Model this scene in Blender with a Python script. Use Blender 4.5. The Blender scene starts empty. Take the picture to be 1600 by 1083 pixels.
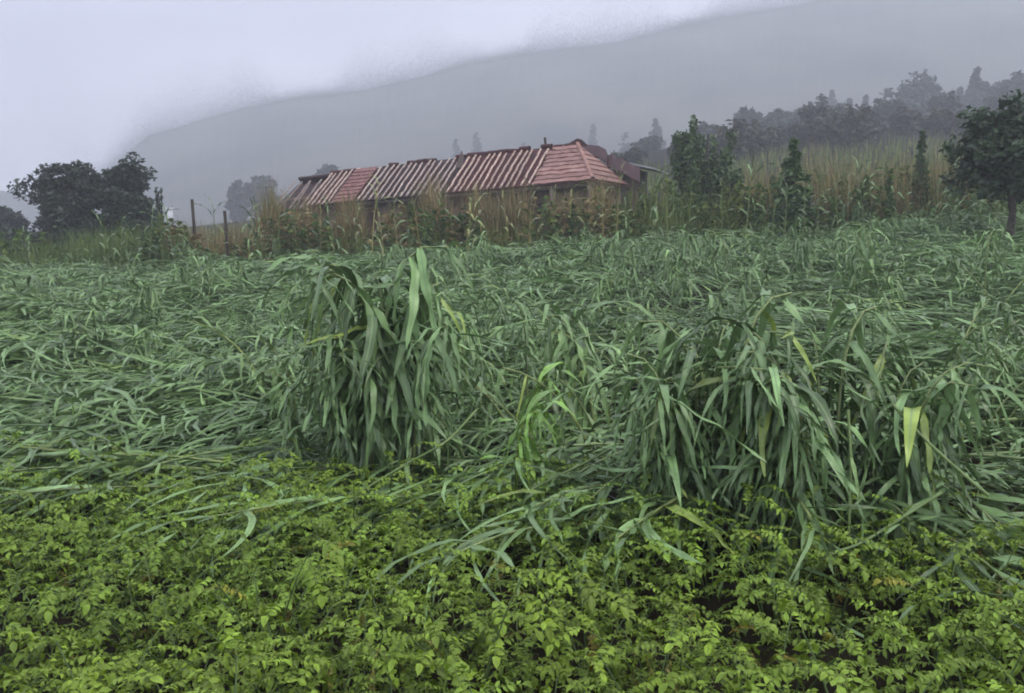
import bpy, math, random
import numpy as np
from mathutils import Matrix, Vector

R = math.radians
SC = bpy.context.scene
COL = SC.collection
rng = np.random.default_rng(11)
random.seed(5)

# ------------------------------------------------------------------ camera
F_PX, W_PX, H_PX = 1386.0, 1600.0, 1083.0
EYE = np.array([0.0, 0.0, 1.7])
PITCH, ROLL = R(5.8), R(1.2)
cam_d = bpy.data.cameras.new('camera')
cam = bpy.data.objects.new('camera', cam_d); COL.objects.link(cam)
cam_d.sensor_width = 36.0; cam_d.lens = 36.0 * F_PX / W_PX
cam_d.clip_start = 0.05; cam_d.clip_end = 5000
cam.matrix_world = (Matrix.Translation(Vector(EYE)) @ Matrix.Rotation(math.pi / 2 - PITCH, 4, 'X')
                    @ Matrix.Rotation(-ROLL, 4, 'Z'))
SC.camera = cam
CM = np.array(cam.matrix_world.to_3x3())

# ------------------------------------------------------------------ world, sun, exposure
SKY = 1.0
w = bpy.data.worlds.new('World'); SC.world = w; w.use_nodes = True
nt = w.node_tree; nt.nodes.clear()
def wn(t, **k):
    n = nt.nodes.new(t)
    for a, b in k.items(): setattr(n, a, b)
    return n
out = wn('ShaderNodeOutputWorld'); bg = wn('ShaderNodeBackground'); bg.inputs['Strength'].default_value = SKY
sky = wn('ShaderNodeTexSky', sky_type='NISHITA', sun_disc=False)
sky.sun_elevation = R(48); sky.sun_rotation = R(-60); sky.dust_density = 4.0
skys = wn('ShaderNodeMixRGB', blend_type='MULTIPLY'); skys.inputs[0].default_value = 1
skys.inputs[2].default_value = (.05, .05, .05, 1)
tc = wn('ShaderNodeTexCoord'); mp = wn('ShaderNodeMapping')
mp.inputs['Scale'].default_value = (1.0, 1.0, 3.0); mp.inputs['Rotation'].default_value = (0, R(-14), 0)
nz = wn('ShaderNodeTexNoise'); nz.inputs['Scale'].default_value = 2.3; nz.inputs['Detail'].default_value = 4; nz.inputs['Roughness'].default_value = .45
rp = wn('ShaderNodeValToRGB')
rp.color_ramp.elements[0].position = .36; rp.color_ramp.elements[0].color = (.66, .69, .86, 1)
rp.color_ramp.elements[1].position = .66; rp.color_ramp.elements[1].color = (1.0, 1.035, 1.25, 1)
mx = wn('ShaderNodeMixRGB'); mx.inputs[0].default_value = .93
L = nt.links.new
L(tc.outputs['Generated'], mp.inputs[0]); L(mp.outputs[0], nz.inputs['Vector']); L(nz.outputs[0], rp.inputs[0])
L(sky.outputs[0], skys.inputs[1]); L(skys.outputs[0], mx.inputs[1]); L(rp.outputs[0], mx.inputs[2])
L(mx.outputs[0], bg.inputs[0]); L(bg.outputs[0], out.inputs[0])

sd = bpy.data.lights.new('sun', 'SUN'); sd.energy = 1.5; sd.angle = R(30); sd.color = (1, .94, .82)
sun = bpy.data.objects.new('sun', sd); COL.objects.link(sun)
sun.rotation_euler = (R(42), 0, R(60))

vs = SC.view_settings
vs.view_transform = 'Standard'; vs.look = 'None'; vs.exposure = 0.76; vs.gamma = 1.0; vs.use_curve_mapping = False
cy = SC.cycles
cy.max_bounces = 4; cy.diffuse_bounces = 1; cy.glossy_bounces = 2; cy.transmission_bounces = 2
cy.volume_bounces = 1; cy.use_adaptive_sampling = True; cy.adaptive_threshold = .03; cy.filter_width = 1.9; cy.transparent_max_bounces = 6; cy.use_denoising = True
cy.caustics_reflective = False; cy.caustics_refractive = False

# ------------------------------------------------------------------ helpers
def at(px, py, depth):
    """world point seen at photo pixel (px, py), at the forward distance depth."""
    d = CM @ np.array([(px - W_PX / 2) / F_PX, -(py - H_PX / 2) / F_PX, -1.0])
    return EYE + d * (depth / d[1])

def sstep(a, b, x):
    t = np.clip((x - a) / (b - a), 0, 1); return t * t * (3 - 2 * t)

def ground_z(x, y):
    """height of the land: gentle rise from the camera to the house, steeper beyond and to the right."""
    x = np.asarray(x, float); y = np.asarray(y, float)
    a = np.clip(y - 5, 0, 21)
    z = .092 * a + .0021 * np.clip(x, 0, 22) * a + .0017 * np.clip(x, -22, 0) * a
    y0 = 40 - 12 * sstep(4, 9, x)
    b = np.clip(y - y0, 0, 85)
    z = z + b * (.118 + .0012 * np.clip(x, -45, 70))
    z = z + .03 * np.clip(y - 125, 0, 400)
    z = z + .05 * np.sin(x * .9 + 1.3) * np.sin(y * .7) * sstep(6, 9, y)
    return z
def gz(x, y): return float(ground_z(x, y))

def mesh(name, V, Fq, mat=None, uv=None, tint=None, smooth=True):
    """mesh from vertex and face arrays (faces all of one size, or a list of lists)."""
    me = bpy.data.meshes.new(name)
    V = np.asarray(V, np.float32)
    if isinstance(Fq, np.ndarray):
        n, k = Fq.shape
        me.vertices.add(len(V)); me.vertices.foreach_set('co', V.ravel())
        me.loops.add(n * k); me.loops.foreach_set('vertex_index', Fq.astype(np.int32).ravel())
        me.polygons.add(n); me.polygons.foreach_set('loop_start', np.arange(0, n * k, k, dtype=np.int32))
        me.update(calc_edges=True)
    else:
        me.from_pydata([tuple(map(float, v)) for v in V], [], Fq); me.update()
    if uv is not None:
        l = me.uv_layers.new(name='UVMap'); idx = np.empty(len(me.loops), np.int32)
        me.loops.foreach_get('vertex_index', idx)
        l.data.foreach_set('uv', np.asarray(uv, np.float32)[idx].ravel())
    if tint is not None:
        a = me.color_attributes.new('tint', 'FLOAT_COLOR', 'POINT')
        c = np.ones((len(V), 4), np.float32); c[:, :3] = tint
        a.data.foreach_set('color', c.ravel())
    if smooth: me.shade_smooth()
    if mat: me.materials.append(mat)
    return me

def ob(name, data, parent=None, M=None, color=None):
    o = bpy.data.objects.new(name, data); COL.objects.link(o)
    if parent: o.parent = parent
    if M is not None: o.matrix_basis = M
    if color is not None: o.color = (*color, 1)
    return o

def tag(o, label=None, cat=None, group=None, kind=None):
    for k, v in (('label', label), ('category', cat), ('group', group), ('kind', kind)):
        if v: o[k] = v
    return o

def xf(M, V):
    M = np.array(M); return V @ M[:3, :3].T + M[:3, 3]

class Acc:
    """collects vertices and equal-sized faces, for one joined mesh."""
    def __init__(s): s.V = []; s.F = []; s.U = []; s.T = []; s.n = 0
    def add(s, V, F, U=None, T=None):
        s.V.append(V); s.F.append(F + s.n); s.n += len(V)
        if U is not None: s.U.append(U)
        if T is not None: s.T.append(np.broadcast_to(np.asarray(T, np.float32), (len(V), 3)))
    def build(s, name, mat, smooth=True):
        return mesh(name, np.concatenate(s.V), np.concatenate(s.F), mat,
                    np.concatenate(s.U) if s.U else None, np.concatenate(s.T) if s.T else None, smooth)

def tube(pts, rad, n=5):
    pts = np.asarray(pts, float); m = len(pts)
    T = np.gradient(pts, axis=0); T /= np.linalg.norm(T, axis=1)[:, None] + 1e-9
    V = []
    for i in range(m):
        a = np.cross(T[i], [0.31, 0.95, 0.05]); a /= np.linalg.norm(a) + 1e-9; b = np.cross(T[i], a)
        for k in range(n):
            t = 2 * math.pi * k / n; V.append(pts[i] + rad[i] * (a * math.cos(t) + b * math.sin(t)))
    Fq = [[i * n + k, i * n + (k + 1) % n, (i + 1) * n + (k + 1) % n, (i + 1) * n + k] for i in range(m - 1) for k in range(n)]
    return np.array(V), np.array(Fq, np.int32)

def box(x0, x1, y0, y1, z0, z1):
    V = np.array([(x, y, z) for z in (z0, z1) for y in (y0, y1) for x in (x0, x1)], float)
    Fq = np.array([(0, 2, 3, 1), (4, 5, 7, 6), (0, 1, 5, 4), (2, 6, 7, 3), (0, 4, 6, 2), (1, 3, 7, 5)], np.int32)
    return V, Fq

# ------------------------------------------------------------------ materials
def mat_new(name):
    m = bpy.data.materials.new(name); m.use_nodes = True
    t = m.node_tree; t.nodes.clear()
    return m, t, (lambda ty, **k: _mk(t, ty, k)), t.links.new
def _mk(t, ty, k):
    n = t.nodes.new(ty)
    for a, b in k.items(): setattr(n, a, b)
    return n

def leaf_mat(name, base, src, rough=.42, trans=.25, midrib=None, var=.45, noise=30, spec=.5):
    """leaf: base colour times a tint from the object colour or from the mesh, a per-leaf brightness and fine mottling."""
    m, t, N, K = mat_new(name)
    o = N('ShaderNodeOutputMaterial'); p = N('ShaderNodeBsdfPrincipled'); tr = N('ShaderNodeBsdfTranslucent'); ms = N('ShaderNodeMixShader')
    ms.inputs[0].default_value = trans
    p.inputs['Roughness'].default_value = rough; p.inputs['Specular IOR Level'].default_value = spec
    oi = N('ShaderNodeObjectInfo'); geo = N('ShaderNodeNewGeometry')
    if src == 'object': tint = oi.outputs['Color']
    else:
        at_ = N('ShaderNodeAttribute', attribute_name='tint'); tint = at_.outputs['Color']
    c0 = N('ShaderNodeMixRGB', blend_type='MULTIPLY'); c0.inputs[0].default_value = 1
    c0.inputs[1].default_value = (*base, 1); K(tint, c0.inputs[2])
    ad = N('ShaderNodeMath', operation='ADD'); K(geo.outputs['Random Per Island'], ad.inputs[0]); K(oi.outputs['Random'], ad.inputs[1])
    fr = N('ShaderNodeMath', operation='FRACT'); K(ad.outputs[0], fr.inputs[0])
    mr = N('ShaderNodeMapRange'); mr.inputs[3].default_value = 1 - var; mr.inputs[4].default_value = 1 + var; K(fr.outputs[0], mr.inputs[0])
    tcn = N('ShaderNodeTexCoord'); nz = N('ShaderNodeTexNoise'); nz.inputs['Scale'].default_value = noise; nz.inputs['Detail'].default_value = 2
    K(tcn.outputs['Object'], nz.inputs['Vector'])
    m2 = N('ShaderNodeMapRange'); m2.inputs[1].default_value = .3; m2.inputs[2].default_value = .7; m2.inputs[3].default_value = .8; m2.inputs[4].default_value = 1.2; K(nz.outputs[0], m2.inputs[0])
    mu = N('ShaderNodeMath', operation='MULTIPLY'); K(mr.outputs[0], mu.inputs[0]); K(m2.outputs[0], mu.inputs[1])
    vm = N('ShaderNodeVectorMath', operation='SCALE'); K(c0.outputs[0], vm.inputs[0]); K(mu.outputs[0], vm.inputs['Scale'])
    colr = vm.outputs[0]
    if midrib:
        uvn = N('ShaderNodeUVMap'); sx = N('ShaderNodeSeparateXYZ'); K(uvn.outputs[0], sx.inputs[0])
        s1 = N('ShaderNodeMath', operation='SUBTRACT'); K(sx.outputs[0], s1.inputs[0]); s1.inputs[1].default_value = .5
        s2 = N('ShaderNodeMath', operation='ABSOLUTE'); K(s1.outputs[0], s2.inputs[0])
        s3 = N('ShaderNodeMapRange'); s3.inputs[1].default_value = .05; s3.inputs[2].default_value = .11; s3.inputs[3].default_value = .75; s3.inputs[4].default_value = 0; K(s2.outputs[0], s3.inputs[0])
        # parallel veins
        wv = N('ShaderNodeMath', operation='SINE'); w0 = N('ShaderNodeMath', operation='MULTIPLY'); w0.inputs[1].default_value = 75; K(sx.outputs[0], w0.inputs[0]); K(w0.outputs[0], wv.inputs[0])
        w1 = N('ShaderNodeMapRange'); w1.inputs[1].default_value = -1; w1.inputs[3].default_value = .88; w1.inputs[4].default_value = 1.1; K(wv.outputs[0], w1.inputs[0])
        v2 = N('ShaderNodeVectorMath', operation='SCALE'); K(colr, v2.inputs[0]); K(w1.outputs[0], v2.inputs['Scale'])
        mm = N('ShaderNodeMixRGB'); K(s3.outputs[0], mm.inputs[0]); K(v2.outputs[0], mm.inputs[1]); mm.inputs[2].default_value = (*midrib, 1)
        colr = mm.outputs[0]
    K(colr, p.inputs['Base Color']); K(colr, tr.inputs['Color'])
    K(p.outputs[0], ms.inputs[1]); K(tr.outputs[0], ms.inputs[2]); K(ms.outputs[0], o.inputs[0])
    return m

def noise_mat(name, c1, c2, scale=4, rough=.8, detail=5, c3=None, bump=.0, spec=.3, obj_tint=False, stretch=(1, 1, 1)):
    m, t, N, K = mat_new(name)
    o = N('ShaderNodeOutputMaterial'); p = N('ShaderNodeBsdfPrincipled'); p.inputs['Roughness'].default_value = rough; p.inputs['Specular IOR Level'].default_value = spec
    tcn = N('ShaderNodeTexCoord'); mp = N('ShaderNodeMapping'); mp.inputs['Scale'].default_value = stretch
    nz = N('ShaderNodeTexNoise'); nz.inputs['Scale'].default_value = scale; nz.inputs['Detail'].default_value = detail; nz.inputs['Roughness'].default_value = .62
    K(tcn.outputs['Object'], mp.inputs[0]); K(mp.outputs[0], nz.inputs['Vector'])
    r = N('ShaderNodeValToRGB'); r.color_ramp.elements[0].position = .33; r.color_ramp.elements[1].position = .68
    r.color_ramp.elements[0].color = (*c1, 1); r.color_ramp.elements[1].color = (*c2, 1)
    if c3: e = r.color_ramp.elements.new(.52); e.color = (*c3, 1)
    K(nz.outputs[0], r.inputs[0]); c = r.outputs[0]
    if obj_tint:
        oi = N('ShaderNodeObjectInfo'); mu = N('ShaderNodeMixRGB', blend_type='MULTIPLY'); mu.inputs[0].default_value = 1
        K(c, mu.inputs[1]); K(oi.outputs['Color'], mu.inputs[2]); c = mu.outputs[0]
    K(c, p.inputs['Base Color'])
    if bump:
        b = N('ShaderNodeBump'); b.inputs['Strength'].default_value = bump; b.inputs['Distance'].default_value = .03
        K(nz.outputs[0], b.inputs['Height']); K(b.outputs[0], p.inputs['Normal'])
    K(p.outputs[0], o.inputs[0])
    return m

M_SOIL = noise_mat('wet_soil', (.010, .009, .006), (.026, .022, .013), 3, .95, 8, bump=.5, spec=.03)
M_HILL = noise_mat('hill_woodland', (.012, .018, .012), (.12, .13, .08), .022, .9, 9)
M_MAIZE = leaf_mat('maize_leaf', (.165, .272, .100), 'object', .36, .12, (.20, .31, .12), .5, 9, .45)
M_MAIZE_S = leaf_mat('maize_leaf_mass', (.165, .272, .100), 'mesh', .36, .12, (.20, .31, .12), .55, 9, .45)
M_STALK = noise_mat('maize_stalk', (.15, .21, .07), (.27, .33, .13), 12, .45, 3, obj_tint=True, stretch=(1, 1, .2))
M_POTATO = leaf_mat('potato_leaf', (.170, .290, .030), 'object', .45, .24, (.18, .26, .05), .42, 40, .35)
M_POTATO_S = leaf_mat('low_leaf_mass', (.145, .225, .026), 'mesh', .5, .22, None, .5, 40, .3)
M_STEM = noise_mat('potato_stem', (.05, .09, .025), (.09, .14, .04), 20, .5, 3)
M_TREE = leaf_mat('tree_leaf', (.042, .062, .034), 'object', .55, .18, None, .55, 4)
M_BARK = noise_mat('bark', (.035, .028, .022), (.09, .075, .06), 14, .9, 6, bump=.4, stretch=(1, 1, .25))
M_GRASS = leaf_mat('grass_blade', (.14, .175, .06), 'mesh', .6, .3, None, .45, 6, .3)
M_TILE = noise_mat('clay_tile', (.33, .24, .20), (.74, .63, .55), 9, .6, 7, c3=(.58, .47, .40), obj_tint=True, bump=.15)
M_DECK = noise_mat('roof_channel', (.026, .008, .008), (.068, .022, .020), 5, .6, 5, obj_tint=True)
M_PINK = noise_mat('smooth_tile', (.22, .12, .095), (.40, .26, .215), 3.5, .6, 8, c3=(.30, .17, .14), bump=.2, obj_tint=True)
M_WALL = noise_mat('mud_plaster', (.16, .105, .075), (.33, .24, .18), 1.6, .9, 7, c3=(.25, .175, .13), bump=.3)
M_WOOD = noise_mat('old_wood', (.05, .037, .028), (.13, .10, .078), 9, .8, 5, stretch=(4, 4, .4), obj_tint=True)
M_POSTW = noise_mat('pale_post', (.18, .145, .11), (.32, .27, .21), 9, .8, 5, stretch=(4, 4, .4), obj_tint=True)
M_METAL = noise_mat('sheet_metal', (.30, .31, .30), (.45, .46, .45), 3, .35, 4, spec=.6)
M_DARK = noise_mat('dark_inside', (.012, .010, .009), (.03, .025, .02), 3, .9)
M_WHITE = noise_mat('white_wall', (.62, .62, .62), (.8, .8, .8), 3, .7)

# ------------------------------------------------------------------ ground and hills
def warp(n, near, far):
    t = np.linspace(0, 1, n); return near + (far - near) * (t ** 2.6)
ys = np.concatenate([np.linspace(-60, -2, 12), np.linspace(-1, 45, 93), warp(64, 45.6, 580)])
xr = np.concatenate([np.linspace(0, 25, 51), warp(44, 25.6, 560)])
xs = np.concatenate([-xr[::-1][:-1], xr])
X, Y = np.meshgrid(xs, ys)
Z = ground_z(X, Y) + np.where(Y < 30, .025 * np.sin(X * 5.1 + Y * 2) * np.sin(Y * 6.3), 0)
nx_, ny_ = len(xs), len(ys)
idx = np.arange(nx_ * ny_).reshape(ny_, nx_)
Fg = np.stack([idx[:-1, :-1], idx[:-1, 1:], idx[1:, 1:], idx[1:, :-1]], -1).reshape(-1, 4)
tag(ob('ground', mesh('ground', np.stack([X, Y, Z], -1).reshape(-1, 3), Fg, M_SOIL)), 'dark wet soil of the field and the land rising behind', None, None, 'structure')

def hill(name, outline, dist, depth, seed, rough, label):
    """a long hill flank whose crest, dist metres off, passes over the given photo pixels."""
    r = np.random.default_rng(seed)
    px = np.array([o[0] for o in outline], float); py = np.array([o[1] for o in outline], float)
    cols = np.linspace(px[0], px[-1], 420)
    top = np.interp(cols, px, py)
    k = np.cumsum(r.normal(0, 1, len(cols))); k -= np.convolve(np.pad(k, 20, 'edge'), np.ones(41) / 41, 'valid')
    top = top + rough * k + r.normal(0, rough * .6, len(cols))
    crest = np.array([at(a, b, dist) for a, b in zip(cols, top)])
    rows = 26; V = []
    for j in range(rows):
        f = j / (rows - 1)                                     # 0 foot, .8 crest, then down the far side
        if f <= .8:
            s = f / .8; yy = dist - depth * (1 - s); zz = -8 + (crest[:, 2] + 8) * (s ** .8)
        else:
            s = (f - .8) / .2; yy = dist + 45 * s; zz = crest[:, 2] - s * 25
        xx = crest[:, 0] * (yy / dist)
        bump = r.normal(0, .25, len(cols)) * (1 if 0 < f < .8 else .0)
        V.append(np.stack([xx, np.full(len(cols), yy), zz + bump], -1))
    V = np.concatenate(V); n = len(cols); ix = np.arange(rows * n).reshape(rows, n)
    Fh = np.stack([ix[:-1, :-1], ix[:-1, 1:], ix[1:, 1:], ix[1:, :-1]], -1).reshape(-1, 4)
    return tag(ob(name, mesh(name, V, Fh, M_HILL)), label, None, None, 'structure')
H1 = [(60, 335), (110, 312), (150, 284), (190, 246), (232, 212), (300, 192), (380, 168), (470, 152), (560, 142), (640, 124), (720, 102), (800, 86), (870, 76), (960, 66), (1020, 52), (1070, 38), (1130, 26), (1250, 6), (1400, -20), (1750, -70)]
H2 = [(60, 330), (140, 300), (200, 232), (260, 196), (340, 172), (430, 146), (540, 124), (640, 104), (740, 78), (840, 56), (940, 44), (1030, 26), (1120, 8), (1300, -25), (1500, -60), (1800, -100)]
hill('hill', H1, 510, 230, 3, .35, 'grey blue hill flank fading into rain cloud behind the house')
hill('hill', [(-200, 300), (-60, 292), (20, 300), (110, 318), (160, 330)], 530, 120, 5, .8, 'low pale rise at the far left horizon')

def crest_fuzz(outline, dist, n, seed):
    """loose specks added to imitate the crest melting into mist, thinning out upwards."""
    r = np.random.default_rng(seed); px = r.uniform(70, 1300, n); d = dist + r.uniform(-14, 14, n)
    ty = np.interp(px, [o[0] for o in outline], [o[1] for o in outline])
    k = 1.1 + .9 * sstep(420, 120, px) + .55 * np.sin(px * .021 + 1) + .35 * np.sin(px * .055 + 2) * np.sin(px * .013)
    up = r.exponential(1, n) * 13 * np.clip(k, .55, 2) - 6
    D = (CM @ np.stack([(px - W_PX / 2) / F_PX, -(ty - up - H_PX / 2) / F_PX, -np.ones(n)])).T
    P = EYE + D * (d / D[:, 1])[:, None]
    q1 = r.normal(0, 1, (n, 3)); q1 /= np.linalg.norm(q1, axis=1)[:, None]; q2 = np.cross(q1, r.normal(0, 1, (n, 3))); q2 /= np.linalg.norm(q2, axis=1)[:, None]
    s_ = r.uniform(.13, .27, (n, 1))
    V = np.stack([P - q1 * s_, P + q2 * s_, P + q1 * s_], 1).reshape(-1, 3)
    tag(ob('mist_specks', mesh('mist_specks', V, np.arange(3 * n, dtype=np.int32).reshape(-1, 3), M_HILL, smooth=False)), 'fine loose specks imitating mist along the hill crest', 'mist specks', None, 'stuff')
crest_fuzz(H1, 513, 330000, 8)  # added specks soften the crest outline as cloud would, not real treetops
hz = bpy.data.materials.new('rain_haze'); hz.use_nodes = True; t = hz.node_tree; t.nodes.clear()
ho = t.nodes.new('ShaderNodeOutputMaterial'); hv = t.nodes.new('ShaderNodeVolumePrincipled')
hv.inputs['Density'].default_value = .0028; hv.inputs['Color'].default_value = (.91, .94, 1.0, 1); hv.inputs['Anisotropy'].default_value = .2
t.links.new(hv.outputs[0], ho.inputs['Volume'])
try: hz.cycles.homogeneous_volume = True
except Exception: pass
V, Fb = box(-600, 600, -75, 600, -14, 262)
tag(ob('haze', mesh('haze', V, Fb, hz, smooth=False)), 'thin rain haze over the whole valley', None, None, 'stuff')

# ------------------------------------------------------------------ maize leaves
def strip_leaf(r, Ln, Wd, e0, e1, p, segs, curl, roll, fold=.22, wave=.012, sag=0):
    s = np.linspace(0, 1, segs + 1)
    phi = e0 + (e1 - e0) * s ** p
    psi = curl * s
    ds = Ln / segs
    T = np.stack([np.cos(phi) * np.cos(psi), np.cos(phi) * np.sin(psi), np.sin(phi)], -1)
    C = np.concatenate([[[0, 0, 0]], np.cumsum((T[:-1] + T[1:]) * .5 * ds, 0)])
    side = np.stack([-np.sin(psi), np.cos(psi), np.zeros_like(psi)], -1)
    nrm = np.cross(T, side)
    rl = roll * s
    sd_ = side * np.cos(rl)[:, None] + nrm * np.sin(rl)[:, None]
    nn = np.cross(T, sd_)
    wd = Wd * .5 * np.minimum(1, .45 + s * 3.2) * (1 - s ** 2.6) ** .8
    wd[-1] = Wd * .02
    ph = r.uniform(0, 6.28, 2)
    w1 = wave * np.sin(s * 17 + ph[0]); w2 = wave * np.sin(s * 15 + ph[1])
    Lf = C + sd_ * wd[:, None] - nn * (wd * fold * -1 + w1)[:, None]
    Rt = C - sd_ * wd[:, None] - nn * (wd * fold * -1 + w2)[:, None]
    V = np.stack([Lf, C, Rt], 1).reshape(-1, 3)
    U = np.stack([np.tile([0, .5, 1], segs + 1), np.repeat(s, 3)], -1)
    Fq = []
    for i in range(segs):
        a = i * 3; Fq += [(a, a + 1, a + 4, a + 3), (a + 1, a + 2, a + 5, a + 4)]
    return V, np.array(Fq, np.int32), U

LEAF = {}        # kind -> list of (V, F, U, Vlow, Flow, Ulow, mesh)
def leaf_kind(kind, n, fn):
    L_ = []
    for i in range(n):
        a = fn(i)
        r1 = np.random.default_rng(100 + i); V, Fq, U = strip_leaf(r1, *a, segs=10) if False else strip_leaf(r1, a['L'], a['W'], a['e0'], a['e1'], a['p'], 10, a['curl'], a['roll'])
        r1 = np.random.default_rng(100 + i); Vl, Fl, Ul = strip_leaf(r1, a['L'], a['W'], a['e0'], a['e1'], a['p'], 4, a['curl'], a['roll'])
        r1 = np.random.default_rng(100 + i); v3 = strip_leaf(r1, a['L'], a['W'], a['e0'], a['e1'], a['p'], 3, a['curl'], a['roll'])
        L_.append((V, Fq, U, Vl, Fl, Ul, mesh('maize_leaf_' + kind, V, Fq, M_MAIZE, U), v3))
    LEAF[kind] = L_
u = rng.uniform
leaf_kind('lie', 12, lambda i: dict(L=u(.5, .85), W=u(.018, .038), e0=R(u(-5, 32)), e1=R(u(-55, -5)), p=u(.6, 1.4), curl=u(-1.3, 1.3), roll=u(-1.8, 1.8)))
leaf_kind('arch', 8, lambda i: dict(L=u(.6, .9), W=u(.04, .07), e0=R(u(50, 72)), e1=R(u(-88, -55)), p=u(.7, 1.1), curl=u(-.5, .5), roll=u(-.6, .6)))
leaf_kind('hang', 12, lambda i: dict(L=u(.3, .75), W=u(.022, .048), e0=R(u(-30, 60)), e1=R(u(-96, -75)), p=u(.2, .5), curl=u(-.5, .5), roll=u(-1.1, 1.1)))
leaf_kind('up', 5, lambda i: dict(L=u(.5, .75), W=u(.035, .055), e0=R(u(65, 82)), e1=R(u(-30, 30)), p=u(.9, 1.5), curl=u(-.3, .3), roll=u(-.5, .5)))

def spine(n, base_ang, tip_ang, ln, p, yaw=0.0, kink=None):
    s = np.linspace(0, 1, n)
    if kink is None: phi = base_ang + (tip_ang - base_ang) * s ** p
    else: phi = np.where(s < kink, base_ang, tip_ang) * 1.0; phi = np.convolve(np.pad(phi, 1, 'edge'), np.ones(3) / 3, 'valid')
    ps = yaw * s
    T = np.stack([np.cos(phi) * np.cos(ps), np.cos(phi) * np.sin(ps), np.sin(phi)], -1)
    return np.concatenate([[[0, 0, 0]], np.cumsum(T[:-1] * ln / (n - 1), 0)])

def plant_proto(kind, seed):
    """local plant: stalk verts/faces and a list of (leaf kind, variant, matrix); it lies or leans towards local +X."""
    r = np.random.default_rng(seed); u = r.uniform; leaves = []
    if kind == 'lodged':
        ln = u(1.4, 1.9); pts = spine(9, R(u(40, 75)), R(u(-14, 4)), ln, u(.22, .36), u(-.5, .5))
        nl = 21; s0 = .08
    elif kind == 'weep':
        ln = u(1.25, 1.75); pts = spine(12, R(u(78, 94)), R(u(-85, -30)), ln, u(3.5, 6.5), u(-.4, .4)); nl = 36; s0 = .30
    elif kind == 'lean':
        ln = u(1.2, 1.6); pts = spine(9, R(u(62, 80)), R(u(5, 30)), ln, u(.9, 1.5), u(-.3, .3)); nl = 11; s0 = .15
    else:
        ln = u(1.5, 1.95); pts = spine(8, R(u(82, 90)), R(u(70, 88)), ln, 1, 0); nl = 11; s0 = .12
    rad = np.linspace(.016, .006, len(pts))
    sV, sF = tube(pts, rad, 5)
    side = r.choice([-1, 1])
    for i in range(nl):
        f = s0 + (1 - s0) * (i + u(-.2, .2)) / (nl - 1); f = min(max(f, 0), 1)
        k = f * (len(pts) - 1); a = int(min(k, len(pts) - 2)); p = pts[a] + (pts[a + 1] - pts[a]) * (k - a)
        side = -side
        if kind == 'lodged':
            az = side * R(u(2, 34)) if u() < .86 else u(-3.1, 3.1); lk = 'lie' if u() < .88 else 'hang'; roll = u(-.7, .7)
            pit = u(-.12, .25)
        elif kind == 'weep':
            az = side * R(u(30, 120)) if u() < .7 else u(-3.1, 3.1); lk = 'hang' if u() < .8 else ('arch' if u() < .3 else 'lie'); roll = u(-.35, .35); pit = u(-.3, .15)
        elif kind == 'lean':
            az = side * R(u(20, 90)); lk = r.choice(['arch', 'hang', 'lie']); roll = u(-.2, .2); pit = u(-.1, .1)
        else:
            az = side * R(90) + u(-.6, .6); lk = 'up' if f > .75 else ('arch' if u() < .7 else 'hang'); roll = 0; pit = 0
        sc = u(.75, 1.15) * (1 - .25 * (f > .92))
        M = Matrix.Translation(Vector(p)) @ Matrix.Rotation(az, 4, 'Z') @ Matrix.Rotation(-pit, 4, 'Y') @ Matrix.Rotation(roll, 4, 'X') @ Matrix.Diagonal((sc, sc * u(.85, 1.25), sc, 1))
        leaves.append((str(lk), int(r.integers(len(LEAF[str(lk)]))), M))
    me = mesh('maize_stalk', sV, sF, M_STALK)
    acc = Acc()
    for lk, v, M in leaves: e = LEAF[lk][v]; acc.add(xf(M, e[0]), e[1], e[2])
    lo = Acc()
    for lk, v, M in leaves: e = LEAF[lk][v]; lo.add(xf(M, e[3]), e[4], e[5])
    lo3 = Acc()
    for lk, v, M in leaves: e = LEAF[lk][v]; lo3.add(xf(M, e[7][0]), e[7][1], e[7][2])
    far_ = (np.concatenate(lo3.V), np.concatenate(lo3.F), np.concatenate(lo3.U))
    lowV, lowF, lowU = np.concatenate(lo.V), np.concatenate(lo.F), np.concatenate(lo.U)
    return dict(stalk=me, leaves=leaves, merged=acc.build('maize_leaves', M_MAIZE), low=(lowV, lowF, lowU), far=far_, sV=sV, sF=sF)
PROTO = {'lodged': [plant_proto('lodged', 200 + i) for i in range(14)],
         'weep': [plant_proto('weep', 300 + i) for i in range(10)],
         'lean': [plant_proto('lean', 400 + i) for i in range(8)],
         'stand': [plant_proto('stand', 500 + i) for i in range(8)]}

def maize_tint(r, yellow=0.0, dry=0.0):
    g = r.uniform(.8, 1.15)
    c = np.array([1, 1, 1]) * g
    c = c * (1 - yellow) + np.array([1.5, 1.25, .45]) * g * yellow
    c = c * (1 - dry) + np.array([2.2, 1.35, 1.2]) * g * dry
    return c

def maize(kind, v, loc, az, sc, label, group, tint, single=True, zs=1.0, tilt=0.0):
    pr = PROTO[kind][v % len(PROTO[kind])]
    e = ob('maize_plant', None); e.empty_display_size = .1
    e.matrix_basis = Matrix.Translation(Vector(loc)) @ Matrix.Rotation(az, 4, 'Z') @ Matrix.Rotation(tilt, 4, 'Y') @ Matrix.Diagonal((sc, sc, sc * zs, 1))
    tag(e, label, 'maize plant', group)
    ob('stalk', pr['stalk'], e, None, tint)
    if single:
        for lk, i, M in pr['leaves']:
            k = random.uniform(.8, 1.2)
            yel = random.random() < .025
            c = tuple(np.array(tint) * k * (np.array([1.5, 1.25, .6]) if yel else 1))
            ob('leaf', LEAF[lk][i][6], e, M, c)
    else:
        tag(ob('leaves', pr['merged'], e, None, tint), kind='stuff')
    return e

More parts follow.
